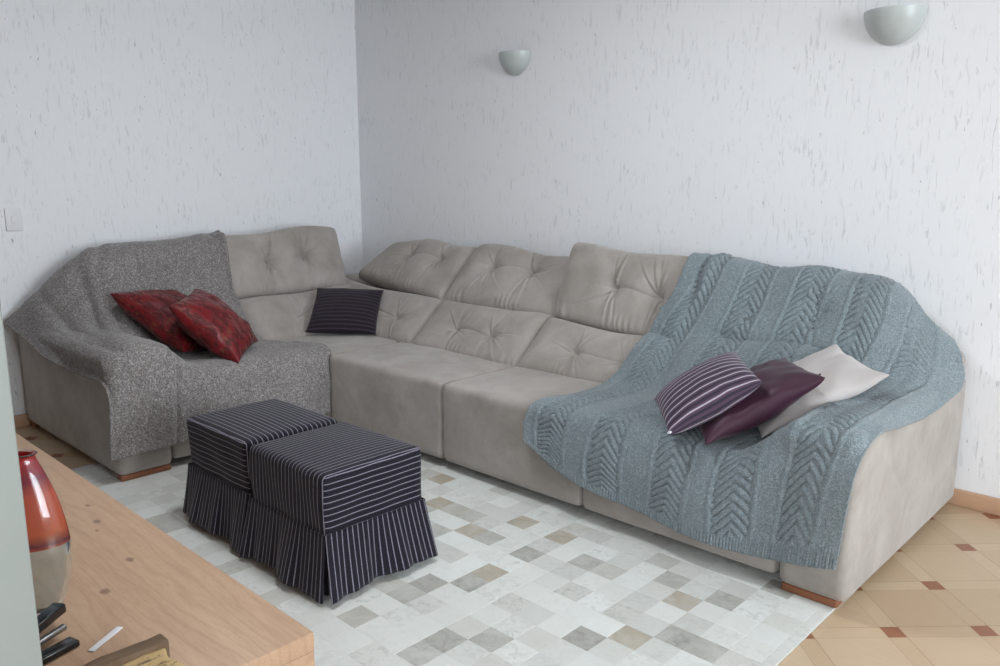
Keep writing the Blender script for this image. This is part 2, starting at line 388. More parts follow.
# ------------------------------------------------------------------ rug (squares of hide sewn together)
def make_rug():
    T = .0955; gx, gy = 2.966, -1.33
    x0, x1, y0, y1 = .92, 3.955, -3.24, -1.04
    i0, i1 = math.floor((x0-gx)/T), math.floor((x1-gx)/T); j0, j1 = math.floor((y0-gy)/T), math.floor((y1-gy)/T)
    darks = set([(-8, 0), (-6, -2), (-3, -3), (-2, -3), (-2, -1), (0, -1), (0, -3), (2, -2), (5, -1), (0, -5), (0, -6), (6, -2), (3, -8), (5, -6), (6, -5), (7, -4), (2, -9), (-1, -7), (-1, -8), (8, -4), (7, -1), (4, 0), (8, 1), (-6, -3), (-9, -4)])
    warm = set([(-2, -1), (0, -1), (-8, 0), (-3, -3), (0, -5), (6, -2), (6, -5), (-6, -2)])
    bm = bmesh.new(); lay = bm.loops.layers.float_color.new('tile')
    g = .0016
    rr = random.Random(5)
    for i in range(i0, i1+1):
        for j in range(j0, j1+1):
            a, b = max(x0, gx+i*T), min(x1, gx+(i+1)*T); c, d = max(y0, gy+j*T), min(y1, gy+(j+1)*T)
            if b-a < .004 or d-c < .004: continue
            k = rr.random()
            tone = rr.uniform(.0, .16) if k < .6 else rr.uniform(.2, .45) if k < .88 else rr.uniform(.5, .65)
            wm = rr.random()*.5; pt = rr.random()**2
            if (i, j) in darks: tone = rr.uniform(.62, .85); wm = .1
            elif j > -10 and i > -4 and tone > .45: tone *= .5
            if (i, j) in warm: wm = .9
            vs = [bm.verts.new((xx, yy, zz)) for xx, yy, zz in ((a, c, .007), (b, c, .007), (b, d, .007), (a, d, .007), (a+g, c+g, .0077), (b-g, c+g, .0077), (b-g, d-g, .0077), (a+g, d-g, .0077))]
            for f in ((4, 5, 6, 7), (0, 1, 5, 4), (1, 2, 6, 5), (2, 3, 7, 6), (3, 0, 4, 7)):
                fc = bm.faces.new([vs[q] for q in f])
                for lp in fc.loops: lp[lay] = (tone, wm, pt, 1)
    vs = [bm.verts.new(q) for q in ((x0, y0, .001), (x1, y0, .001), (x1, y1, .001), (x0, y1, .001), (x0, y0, .007), (x1, y0, .007), (x1, y1, .007), (x0, y1, .007))]
    for f in ((3, 2, 1, 0), (0, 1, 5, 4), (1, 2, 6, 5), (2, 3, 7, 6), (3, 0, 4, 7)):
        fc = bm.faces.new([vs[q] for q in f])
        for lp in fc.loops: lp[lay] = (.6, .2, .1, 1)
    tag(obj('patchwork_rug', bm, M['rug'], smooth=False), 'pale grey and white patchwork hide rug of small squares on the parquet floor', 'rug')
make_rug()

# ------------------------------------------------------------------ the corner sofa
SOFA = thing('corner_sofa', 'large taupe suede corner sofa with tufted back cushions along both walls', 'sofa', (1.9, -.6, 0))
sofa_meshes = []
def part(o): local(o); sofa_meshes.append(o); return o
S = M['suede']
def cushion(name, c, T, seed, buttons=((.33, .52), (.67, .52)), dip=.035, K=170, R_=120, pleat=1.0):
    """c = front-face corners BL, BR, TR, TL (seen from the room); T = thickness"""
    BL, BR, TR, TL = [np.array(q, float) for q in c]
    rr = np.random.default_rng(seed)
    u = np.linspace(0, 1, K)[None, :, None]; v = np.linspace(0, 1, R_)[:, None, None]
    u = .5-.5*np.cos(np.pi*u)*(1-.25*np.sin(np.pi*u)**2); v = .5-.5*np.cos(np.pi*v)*(1-.25*np.sin(np.pi*v)**2)
    u = u*1.036-.018; v = v*1.05-.025
    P = BL*(1-u)*(1-v)+BR*u*(1-v)+TR*u*v+TL*(1-u)*v
    n = np.cross(BR-BL, TL-BL); n /= np.linalg.norm(n)
    w = np.linalg.norm(BR-BL); h = np.linalg.norm(TL-BL)
    U, V = u[..., 0]*np.ones((R_, 1)), v[..., 0]*np.ones((1, K))
    X, Y = U*w, V*h
    Un, Vn = (U+.018)/1.036, (V+.025)/1.05
    pr = ((1-np.abs(2*Un-1)**14)*(1-np.abs(2*Vn-1)**9)).clip(0)**.5
    d = T*.5*pr
    crown = T*.13*np.sin(np.pi*Un)*np.sin(np.pi*Vn)
    d = d+crown
    t = np.zeros_like(d)
    for (bu, bv) in buttons:
        dx, dy = X-bu*w, Y-bv*h; r = np.hypot(dx, dy)
        t -= dip*np.exp(-r/.045)*1.15+dip*.35*np.exp(-(r/.11)**2)
        th = np.arctan2(dy, dx)
        for k in range(12):
            base = (-math.pi/2 if k % 5 < 3 else math.pi/2)+rr.normal(0, .42)
            if k > 9: base = rr.uniform(-3, 3)
            L = rr.uniform(.06, .16); a = np.angle(np.exp(1j*(th-base-rr.normal(0, .6)*r)))
            s = r*np.sin(a); c_ = r*np.cos(a)
            fall = np.where(c_ > 0, np.exp(-(c_/L)**2), 0)*(1-np.exp(-(r/.015)**2))
            wd = .0035+.022*c_.clip(0)
            t += pleat*.0062*fall*(np.exp(-(s/wd)**2)-1.1*np.exp(-((s-1.7*wd)/wd)**2))
    if len(buttons) > 1:
        (a0, b0), (a1, b1) = buttons[0], buttons[-1]
        line = b0*h+(b1-b0)*h*((U-a0)/(a1-a0))+.008*np.sin(U*14+seed)
        span = np.exp(-(((U-(a0+a1)/2)/(abs(a1-a0)*.75))**6))
        t -= .011*span*np.exp(-np.abs(Y-line)/.010)
    for bu, bv in buttons:                      # vertical pulls through the buttons
        line = bu*w+.02*np.sin(V*5+seed*1.7+bu*9)
        t -= .005*np.exp(-((X-line)/.007)**2)*np.exp(-((V-bv)/.5)**4)
    lo = sum(rr.normal(0, 1)*np.sin(X*f1+Y*f2+rr.uniform(0, 6)) for f1, f2 in ((11, 5), (7, -13), (19, 8), (5, 21)))
    t += .0012*lo
    # puckers along the lower seam
    t += pleat*.003*np.sin(X*120+6*np.sin(X*13+seed))*np.exp(-((V-.04)/.12)**2)*(.5+.5*np.sin(X*17+seed))
    d = d+t*np.minimum(1, pr*1.4)
    sag = (.010*np.sin(U*np.pi*2+seed)+.006*np.sin(U*9+seed*2))[..., None]*np.array([0, 0, 1])*V[..., None]
    mid = P-n*(T*.5)+sag
    F = mid+n*d[..., None]; B = mid-n*(T*.45*pr)[..., None]
    me = closed_sheet(name, F, B, np.stack([X, Y], -1))
    return part(obj(name, me, S, SOFA))
# seats (the bases run down to just above the rug)
XA = [1.27, 2.157, 2.961, 3.765]
for k in range(3):
    part(soft_box('seat', XA[k]+.002, XA[k+1]-.002, -1.196, -.44, .046, .414, S, SOFA, .026, .008, k+3))
part(soft_box('seat', .20, 1.262, -1.2, -.14, .046, .414, S, SOFA, .026, .006, 8))
part(soft_box('seat', .20, 1.262, -2.046, -1.204, .046, .418, S, SOFA, .026, .008, 9))
# arms
part(soft_box('arm', 3.769, 3.99, -1.203, -.03, .032, .558, S, SOFA, .03, .004, 21, wob=.002))
part(soft_box('arm', .02, 1.272, -2.295, -2.05, .032, .562, S, SOFA, .03, .004, 22, wob=.002))
# frames behind the cushions
part(soft_box('back_frame', .05, 3.985, -.26, -.03, .05, .665, S, SOFA, .05, .0, 31, wob=.001))
part(soft_box('back_frame', .03, .26, -2.27, -.27, .05, .665, S, SOFA, .05, .0, 32, wob=.001))
# arm tops: raised piping seam at the junction of right arm and back
# wooden feet
for (a, b, c, d) in ((3.782, 3.962, -1.193, -1.14), (3.80, 3.92, -.22, -.12), (1.20, 1.262, -2.285, -2.06), (.06, .12, -2.285, -2.06), (2.10, 2.2, -.9, -.8), (2.9, 3.0, -.9, -.8), (.8, .9, -1.0, -.9)):
    part(box('foot', a, b, c, d, .0085 if c < -1.05 else .0, .036, M['footwood'], SOFA, r=.006))
# lumbar cushions
LB, LT = (-.735, .425), (-.455, .655)
def back_cush(xa, xb):
    return [(xa, LB[0], LB[1]), (xb, LB[0], LB[1]), (xb-.015, LT[0], LT[1]), (xa-.015, LT[0], LT[1])]
cushion('lumbar_cushion', [(.60, -.70, .425), (1.365, -.735, .425), (1.35, -.46, .655), (.33, -.42, .675)], .13, 1, ((.72, .45), (.4, .5)), .022)
cushion('lumbar_cushion', back_cush(1.38, 2.165), .13, 2, ((.33, .45), (.67, .45)), .022)
cushion('lumbar_cushion', [(2.18, -.735, .425), (2.985, -.735, .425), (2.97, -.48, .605), (2.165, -.455, .650)], .13, 3, ((.36, .45), (.7, .45)), .022)
cushion('lumbar_cushion', back_cush(2.995, 3.765), .13, 4, ((.33, .45), (.67, .45)), .022)
# head cushions
cushion('head_cushion', [(.44, -.40, .73), (1.35, -.475, .655), (1.345, -.165, .955), (.62, -.20, .955)], .16, 5, ((.40, .62), (.72, .66)), .034)
cushion('head_cushion', [(1.36, -.475, .655), (2.165, -.455, .645), (2.165, -.20, .935), (1.35, -.155, .965)], .16, 6, ((.3, .62), (.66, .66)), .034)
cushion('head_cushion', [(2.175, -.46, .640), (2.975, -.485, .590), (2.96, -.30, .980), (2.175, -.30, 1.002)], .16, 7, ((.42, .52), (.74, .50)), .042, pleat=1.5)
cushion('head_cushion', [(2.985, -.455, .645), (3.765, -.455, .645), (3.75, -.30, .915), (2.975, -.30, .925)], .16, 8, ((.33, .55), (.67, .55)), .03)
# the run along the left wall
cushion('lumbar_cushion', [(.76, -1.265, .425), (.76, -.48, .425), (.47, -.42, .655), (.47, -1.265, .655)], .13, 9, ((.44, .5), (.75, .5)), .022)
cushion('head_cushion', [(.47, -1.27, .655), (.47, -.455, .645), (.30, -.42, 1.035), (.30, -1.27, 1.010)], .16, 10, ((.36, .52), (.66, .54)), .055, pleat=2.2)
cushion('lumbar_cushion', [(.76, -2.045, .425), (.76, -1.275, .425), (.47, -1.275, .640), (.47, -2.045, .640)], .13, 11, ((.33, .5), (.67, .5)), .022)
cushion('head_cushion', [(.47, -2.04, .635), (.47, -1.28, .645), (.30, -1.28, .960), (.30, -2.02, .925)], .16, 12, ((.33, .52), (.67, .54)), .03)

def bvh_of(objs):
    V, F = [], []
    for o in objs:
        off = len(V); mw = Matrix.Translation(o.parent.location) if o.parent else Matrix()
        V += [mw @ v.co for v in o.data.vertices]; F += [[off+i for i in p.vertices] for p in o.data.polygons]
    return BVHTree.FromPolygons(V, F)
trees = [bvh_of([o]) for o in sofa_meshes if not o.name.startswith('foot')]

# ------------------------------------------------------------------ throws: control net -> smooth sheet -> laid on the sofa -> knit relief
def cr_matrix(n_ctrl, params, knots):
    """Catmull-Rom style (PCHIP-like) interpolation matrix by evaluating unit vectors"""
    A = np.zeros((len(params), n_ctrl))
    k = np.asarray(knots, float)
    for col in range(n_ctrl):
        y = np.zeros(n_ctrl); y[col] = 1
        m = np.zeros(n_ctrl)
        m[1:-1] = (y[2:]-y[:-2])/(k[2:]-k[:-2])
        m[0] = (y[1]-y[0])/(k[1]-k[0]); m[-1] = (y[-1]-y[-2])/(k[-1]-k[-2])
        idx = np.clip(np.searchsorted(k, params, side='right')-1, 0, n_ctrl-2)
        h = k[idx+1]-k[idx]; t = (params-k[idx])/h
        A[:, col] = (2*t**3-3*t**2+1)*y[idx]+(t**3-2*t**2+t)*h*m[idx]+(-2*t**3+3*t**2)*y[idx+1]+(t**3-t**2)*h*m[idx+1]
    return A
def net_eval(net, R_, K_):
    net = np.array(net, float); r, k = net.shape[:2]
    du = np.linalg.norm(np.diff(net, axis=1), axis=-1).mean(0); dv = np.linalg.norm(np.diff(net, axis=0), axis=-1).mean(1)
    ku = np.concatenate([[0], np.cumsum(du)]); kv = np.concatenate([[0], np.cumsum(dv)])
    A = cr_matrix(r, np.linspace(0, kv[-1], R_), kv); B = cr_matrix(k, np.linspace(0, ku[-1], K_), ku)
    return np.einsum('ir,jk,rkc->ijc', A, B, net), ku[-1], kv[-1]
def normals(P):
    n = np.cross(np.gradient(P, axis=1), np.gradient(P, axis=0)); return n/(np.linalg.norm(n, axis=-1, keepdims=True)+1e-12)
def push_out(P, eps, trs, rounds=4, smooth=.25):
    for r in range(rounds):
        Q = P.copy()
        for i in range(P.shape[0]):
            for j in range(P.shape[1]):
                p = Vector(Q[i, j])
                for tr in trs:
                    loc, nr, _, dist = tr.find_nearest(p, .25)
                    if loc is None: continue
                    s = (p-loc).dot(nr)
                    if s < 0 or dist < eps: p = loc+nr*eps
                Q[i, j] = p
        P = Q
        if r < rounds-1:
            L = P.copy(); L[1:-1, 1:-1] = (P[:-2, 1:-1]+P[2:, 1:-1]+P[1:-1, :-2]+P[1:-1, 2:])/4
            P = P*(1-smooth)+L*smooth
    return P
def upsample(P, R_, K_):
    r, k = P.shape[:2]
    A = cr_matrix(r, np.linspace(0, r-1, R_), np.arange(r)); B = cr_matrix(k, np.linspace(0, k-1, K_), np.arange(k))
    return np.einsum('ir,rkc->ikc', A, np.einsum('jk,rkc->rjc', B, P))
def throw(name, net, trs, relief, mat, res_lo, res_hi, folds=None, thick=.008, flip=1, eps=.012):
    P, wu, wv = net_eval(net, *res_lo)
    a = np.linspace(0, 1, res_lo[1])[None, :]*np.ones((res_lo[0], 1)); b = np.linspace(0, 1, res_lo[0])[:, None]*np.ones((1, res_lo[1]))
    if folds: P = P+normals(P)*flip*folds(a, b)[..., None]
    P = push_out(P, eps, trs)
    P = upsample(P, *res_hi)
    a = np.linspace(0, 1, res_hi[1])[None, :]*np.ones((res_hi[0], 1)); b = np.linspace(0, 1, res_hi[0])[:, None]*np.ones((1, res_hi[1]))
    N = normals(P)*flip
    F = P+N*(relief(a*wu, b*wv, wu, wv))[..., None]
    me = grid_mesh(name, F, np.stack([a*wu, b*wv], -1))
    o = obj(name, me, mat)
    md = o.modifiers.new('thickness', 'SOLIDIFY'); md.thickness = thick; md.offset = -1 if flip > 0 else 1
    return o, P

def cable_relief(X, Y, wu, wv):
    """five cable columns of nested chevrons, garter ribs along the hem"""
    h = np.zeros_like(X)
    cols = [.10, .30, .50, .69, .875]
    for c in cols:
        p = (X-c*wu+.005*np.sin(Y*9+c*20))/.062
        q = np.abs(p)
        inside = 1/(1+np.exp((q-1)*24))
        s_ = (Y+.0*X)/.030-1.9*q**1.15*1.0
        arch = np.abs(np.sin(np.pi*s_))**1.1
        brk = .55+.45*np.abs(np.sin(np.pi*(q*2.0+.15+.12*np.sin(Y*60))))
        h += inside*(.0105*arch*brk-.0035)
        h += .0052*np.exp(-((q-.95)/.12)**2)*np.abs(np.sin(np.pi*(Y/.021+np.sign(p)*.25)))
        h -= .003*np.exp(-((q-1.2)/.1)**2)
    hem = 1/(1+np.exp((Y-(wv-.040))*-260))
    h = h*(1-hem)+hem*.0035*np.sin(X*2*np.pi/.011)
    side = 1/(1+np.exp(((wu-X)-.02)*260)) + 1/(1+np.exp((X-.02)*260))
    h = h*(1-side)
    return h
def blue_folds(a, b):
    f = .010*np.sin(a*23+2.2*b)*np.exp(-((b-.28)/.22)**2)
    f += .016*np.exp(-((a-.06)/.018)**2)*np.exp(-((b-.2)/.2)**2)-.026*np.exp(-((a-.10)/.02)**2)*np.exp(-((b-.12)/.2)**2)
    f += .018*(np.sin(a*17+.6)*.5+.5)*np.exp(-((b-.97)/.16)**2)
    f += .006*np.sin(a*9-b*14)+.005*np.sin(a*15+b*21+1)
    f += .016*np.exp(-((a+.9*b-1.32)/.03)**2)*(b > .45)*(b < .85)
    return f.clip(-.02, .05)
def row(xs, y, z, right):
    """xs = (left, inner) spread over six columns, right = remaining points"""
    ys = y if isinstance(y, (list, tuple)) else [y]*6; zs = z if isinstance(z, (list, tuple)) else [z]*6
    r = [(xs[0]+(xs[1]-xs[0])*k/5, ys[k], zs[k]) for k in range(6)]
    return r+list(right)
blue_net = [
    row((2.89, 3.66), -.115, .76, [(3.76, -.11, .74), (3.86, -.13, .72), (3.935, -.14, .71)]),
    row((2.88, 3.66), -.150, [.942, .938, .934, .930, .925, .915], [(3.77, -.16, .875), (3.87, -.18, .78), (3.97, -.22, .71)]),
    row((2.875, 3.66), -.285, [.952, .948, .944, .940, .934, .922], [(3.78, -.29, .865), (3.89, -.29, .755), (4.01, -.26, .665)]),
    row((2.86, 3.66), -.375, .82, [(3.79, -.37, .75), (3.91, -.37, .67), (4.022, -.27, .60)]),
    row((2.79, 3.65), -.470, .63, [(3.77, -.50, .62), (3.90, -.48, .595), (4.024, -.37, .535)]),
    row((2.76, 3.62), -.735, .45, [(3.74, -.72, .54), (3.90, -.70, .575), (4.022, -.66, .530)]),
    row((2.765, 3.61), -.98, .437, [(3.735, -.97, .53), (3.90, -.95, .573), (4.020, -.93, .54)]),
    row((2.71, 3.61), -1.185, .432, [(3.745, -1.17, .525), (3.90, -1.17, .565), (4.012, -1.13, .558)]),
    row((2.69, 3.60), -1.235, [.36, .33, .31, .30, .30, .33], [(3.74, -1.245, .41), (3.88, -1.245, .45), (4.0, -1.235, .47)]),
    row((2.70, 3.59), -1.245, [.275, .20, .155, .135, .12, .112], [(3.72, -1.25, .118), (3.85, -1.25, .14), (3.968, -1.245, .165)]),
]
M['blue_wool'] = wool_mat('blue_grey_wool', (88, 99, 104), (119, 130, 135), (156, 166, 170), 230, .22)
M['grey_wool'] = wool_mat('heather_grey_wool', (70, 66, 65), (122, 117, 116), (176, 171, 169), 150, .3)
bl, blueP = throw('knitted_throw', blue_net, trees, cable_relief, M['blue_wool'], (110, 110), (440, 420), blue_folds)
tag(bl, 'blue-grey cable-knit throw draped over the right end of the corner sofa', 'blanket')

def grey_relief(X, Y, wu, wv):
    r = np.random.default_rng(3)
    n = r.normal(0, 1, X.shape); n = (n+np.roll(n, 1, 0)+np.roll(n, 1, 1)+np.roll(n, (1, 1), (0, 1)))/4
    return .0018*n
def grey_folds(a, b):
    f = .012*np.sin(a*13+b*9+.5)*np.exp(-((a-.8)/.3)**2)
    f += .030*np.exp(-((a-.62-.25*(b-.3))/.022)**2)*np.exp(-((b-.3)/.2)**2)
    f += .036*np.exp(-((a-.72-.35*(b-.3))/.026)**2)*np.exp(-((b-.36)/.2)**2)
    f += .034*np.exp(-((a-.84-.1*(b-.3))/.025)**2)*np.exp(-((b-.4)/.25)**2)
    f += .018*np.exp(-((b-.50-.12*(a-.5))/.02)**2)*np.exp(-((a-.7)/.2)**2)
    f += .014*np.exp(-((b-.60-.2*(a-.0))/.02)**2)*np.exp(-((a-.12)/.12)**2)
    f += .032*np.exp(-((a-.03)/.05)**2-((b-.13)/.045)**2)+.020*np.exp(-((a-.70)/.012)**2)*(b > .72)*np.minimum(1, (b-.72)*8)
    f += .007*np.sin(a*11-b*17)+.012*(np.sin(a*19+1.5)*.5+.5)*np.exp(-((b-.97)/.14)**2)
    return f
def grow(y0, y1, x, z, rest):
    xs = x if isinstance(x, (list, tuple)) else [x]*5; zs = z if isinstance(z, (list, tuple)) else [z]*5
    return [(xs[k], y0+(y1-y0)*k/4, zs[k]) for k in range(5)]+list(rest)
# columns run from the corner side (y = -1.2) to beyond the left arm
grey_net = [
    grow(-1.20, -1.92, .115, [.78, .80, .80, .78, .76], [(.115, -2.10, .70), (.10, -2.24, .64), (.06, -2.335, .60)]),
    grow(-1.19, -1.94, .140, [1.005, .965, .96, .955, .93], [(.14, -2.12, .81), (.12, -2.26, .70), (.07, -2.365, .585)]),
    grow(-1.22, -1.96, .290, [.995, .975, .965, .96, .935], [(.28, -2.14, .79), (.27, -2.27, .68), (.24, -2.345, .54)]),
    grow(-1.24, -1.95, [.38, .385, .385, .385, .39], [.82, .82, .82, .815, .80], [(.40, -2.10, .71), (.42, -2.25, .62), (.42, -2.335, .50)]),
    grow(-1.26, -1.94, [.47, .48, .48, .485, .50], [.645, .65, .65, .655, .665], [(.55, -2.08, .645), (.56, -2.24, .595), (.57, -2.33, .47)]),
    grow(-1.29, -1.93, [.76, .76, .76, .76, .76], [.445, .44, .44, .445, .48], [(.78, -2.05, .58), (.78, -2.22, .59), (.80, -2.328, .46)]),
    grow(-1.14, -1.93, [.96, .98, 1.0, 1.0, 1.0], [.435, .435, .435, .44, .475], [(1.0, -2.05, .575), (1.0, -2.22, .588), (1.02, -2.325, .455)]),
    grow(-1.165, -1.93, [1.24, 1.25, 1.25, 1.25, 1.26], [.435, .44, .44, .44, .47], [(1.26, -2.05, .565), (1.26, -2.22, .575), (1.24, -2.322, .455)]),
    grow(-1.185, -1.94, 1.30, [.30, .30, .30, .31, .33], [(1.315, -2.07, .38), (1.315, -2.20, .39), (1.292, -2.318, .36)]),
    grow(-1.19, -1.95, 1.305, [.11, .115, .125, .135, .14], [(1.315, -2.08, .138), (1.318, -2.20, .135), (1.305, -2.335, .128)]),
]
gr, greyP = throw('wool_throw', grey_net, trees, grey_relief, M['grey_wool'], (110, 110), (330, 330), grey_folds, thick=.006, flip=-1)
tag(gr, 'heathered grey-brown wool throw draped over the left end of the corner sofa', 'blanket')

# ------------------------------------------------------------------ throw pillows
def pillow_grid(hw, hh, T, seed, n=60, pinch=.07, wrinkle=.004):
    rr = np.random.default_rng(seed)
    s = np.sin(np.linspace(-np.pi/2, np.pi/2, n)); s = .55*s+.45*np.linspace(-1, 1, n)
    U, V = np.meshgrid(s, s)
    X = hw*U*(1-pinch*(1-V**2)*np.abs(U)**2+.03*V**4*U**4); Y = hh*V*(1-pinch*(1-U**2)*np.abs(V)**2+.03*U**4*V**4)
    pr = ((1-U**2)*(1-V**2)).clip(0)**.42
    w = sum(rr.normal(0, 1)*np.sin(U*f1+V*f2+rr.uniform(0, 6)) for f1, f2 in ((5, 3), (4, -7), (9, 5), (3, 11), (13, -4)))
    rad = np.sin(np.arctan2(V, U)*14+seed)*np.exp(-((np.hypot(U, V)-1.05)/.3)**2)
    Zf = T*pr+wrinkle*(w*.35+rad*1.0)*pr**.7; Zb = -T*pr+wrinkle*w*.5*pr**.7
    edge = min(.006, wrinkle*1.2)*np.sin(U*7+seed)*np.cos(V*6)
    F = np.stack([X, Y, Zf+edge], -1); B = np.stack([X, Y, Zb+edge], -1)
    def arc(c, k):                              # cloth length across the crown, so that prints do not stretch at the rim
        z = T*((1-c**2)).clip(0)**.42; d = np.hypot(np.diff(c*k), np.diff(z)); L = np.concatenate([[0], np.cumsum(d)]); return L-L[-1]/2
    au, av = np.meshgrid(arc(s, hw), arc(s, hh))
    return F, B, np.stack([au+.5, av+.5], -1)
def pillow(name, Cc, e1, e2, hw, hh, T, mat, label, seed, parent_pipe=None, group=None, pinch=.07, wrinkle=.004):
    e1 = Vector(e1).normalized(); e2 = (Vector(e2)-e1*Vector(e2).dot(e1)).normalized(); e3 = e1.cross(e2)
    F, B, uv = pillow_grid(hw, hh, T, seed, pinch=pinch, wrinkle=wrinkle)
    me = closed_sheet(name, F, B, uv)
    o = obj(name, me, mat); m = Matrix((e1, e2, e3)).transposed().to_4x4(); m.translation = Vector(Cc); o.matrix_world = m
    tag(o, label, 'cushion', group); return o
def seam_cord(parent, hw, hh, r, mat, pinch=.07, name='piping'):
    bm = bmesh.new(); pts = []
    n = 40
    for side in range(4):
        for k in range(n):
            t = -1+2*k/n
            U, V = ((t, -1), (1, t), (-t, 1), (-1, -t))[side]
            pts.append(Vector((hw*U*(1-pinch*(1-V**2)*abs(U)**2+.03*V**4*U**4), hh*V*(1-pinch*(1-U**2)*abs(V)**2+.03*U**4*V**4), .006*math.sin(U*7)*math.cos(V*6))))
    rings = []
    for i, q in enumerate(pts):
        tg = (pts[(i+1) % len(pts)]-pts[i-1]).normalized(); up = Vector((0, 0, 1)); sd = tg.cross(up)
        rings.append([bm.verts.new(q+(sd*math.cos(a)+up*math.sin(a))*r) for a in [k*math.pi/3 for k in range(6)]])
    for i in range(len(rings)):
        a, b = rings[i-1], rings[i]
        for k in range(6): bm.faces.new((a[k], a[(k+1) % 6], b[(k+1) % 6], b[k]))
    bmesh.ops.recalc_face_normals(bm, faces=bm.faces[:])
    return obj(name, bm, mat, parent)
def zipper_pull(parent, pos, mat, s=1.0, rz=0):
    b = bmesh.new(); box_bm(-.004*s, .004*s, -.011*s, .0*s, -.0015, .0015, .001, 2, bm=b)
    box_bm(-.006*s, .006*s, .0, .009*s, -.003, .003, .002, 2, bm=b)
    o = obj('zipper_pull', b, mat, parent); o.location = pos; o.rotation_euler = (0, 0, rz); return o
def scale_cam(c, k): return tuple(CAM_POS+(Vector(c)-CAM_POS)*k)
M['corner_stripe'] = stripes_mat('faint_striped_cotton', (30, 24, 31), (62, 54, 66), 1, .030, .12, .14)
M['purple_stripe'] = stripes_mat('purple_striped_cotton', (72, 56, 72), (186, 178, 190), 1, .034, .10, .06, second=(52, 48, 60))
M['plum'] = NT('plum_satin').out(lin((58, 26, 46)), .5, None, .35, sheen=.08)
def linen(name, c):
    t = NT(name); uv = t.coord('UV'); n = t.noise(uv, 300, 3); col = t.mix(t.noise(uv, 9, 3), lin(c), lin(tuple(q*.92 for q in c)))
    return t.out(col, .85, t.bump(n, .3, .002), .2, sheen=.2)
M['beige'] = linen('pale_linen', (200, 194, 192)); M['jacquard'] = jacquard_mat()
M['thread'] = mat_plain('cream_piping', (168, 160, 166), .8)
p1 = pillow('throw_pillow', (.823, -.751, .548), (.722, .692, -.032), (-.562, .612, .556), .2, .19, .055, M['corner_stripe'],
            'small dark brown-purple striped cushion lying in the inner corner of the sofa', 3, pinch=.02, wrinkle=.001)
kf = .865
p2 = pillow('throw_pillow', scale_cam((3.191, -.681, .468), kf), (.66, .521, .541), (-.652, .755, .068), .198*kf, .202*kf, .072, M['purple_stripe'],
            'purple cushion with thin pale stripes, leaning on the plum satin cushion', 5, pinch=.0, wrinkle=.001)
zipper_pull(p2, (-.198*kf*.97, -.202*kf*.99, 0.004), M['whiteplastic'], 1.2, 2.4)
kf = 1.045
p3 = pillow('throw_pillow', scale_cam((3.576, -1.077, .589), kf), (.63, .584, .511), (-.646, .76, -.071), .206*kf, .201*kf, .072, M['plum'],
            'plain dark plum satin cushion between the striped and the beige cushion', 6, pinch=.05, wrinkle=.004)
zipper_pull(p3, (.206*kf*.95, -.201*kf*.84, .008), M['black'], 1.6, 1.2)
kf = 1.10
p4 = pillow('throw_pillow', scale_cam((3.724, -.997, .636), kf), (.661, .583, .472), (-.676, .736, .036), .208*kf, .201*kf, .055, M['beige'],
            'pale beige cushion leaning against the right arm on the knitted throw', 7)
p5 = pillow('throw_pillow', (1.007, -1.673, .602), (.456, .565, -.687), (-.738, .672, .063), .203, .201, .098, M['jacquard'],
            'dark red patterned cushion on top, nearer to the sofa corner, of the two red ones', 8, wrinkle=.004, pinch=.035)
kf = 1.15
p6 = pillow('throw_pillow', scale_cam((1.205, -1.950, .686), kf), (.78, .341, -.524), (-.457, .883, -.106), .215*kf, .208*kf, .092, M['jacquard'],
            'dark red patterned cushion underneath, nearer to the left arm, of the two red ones', 9, wrinkle=.004, pinch=.035)

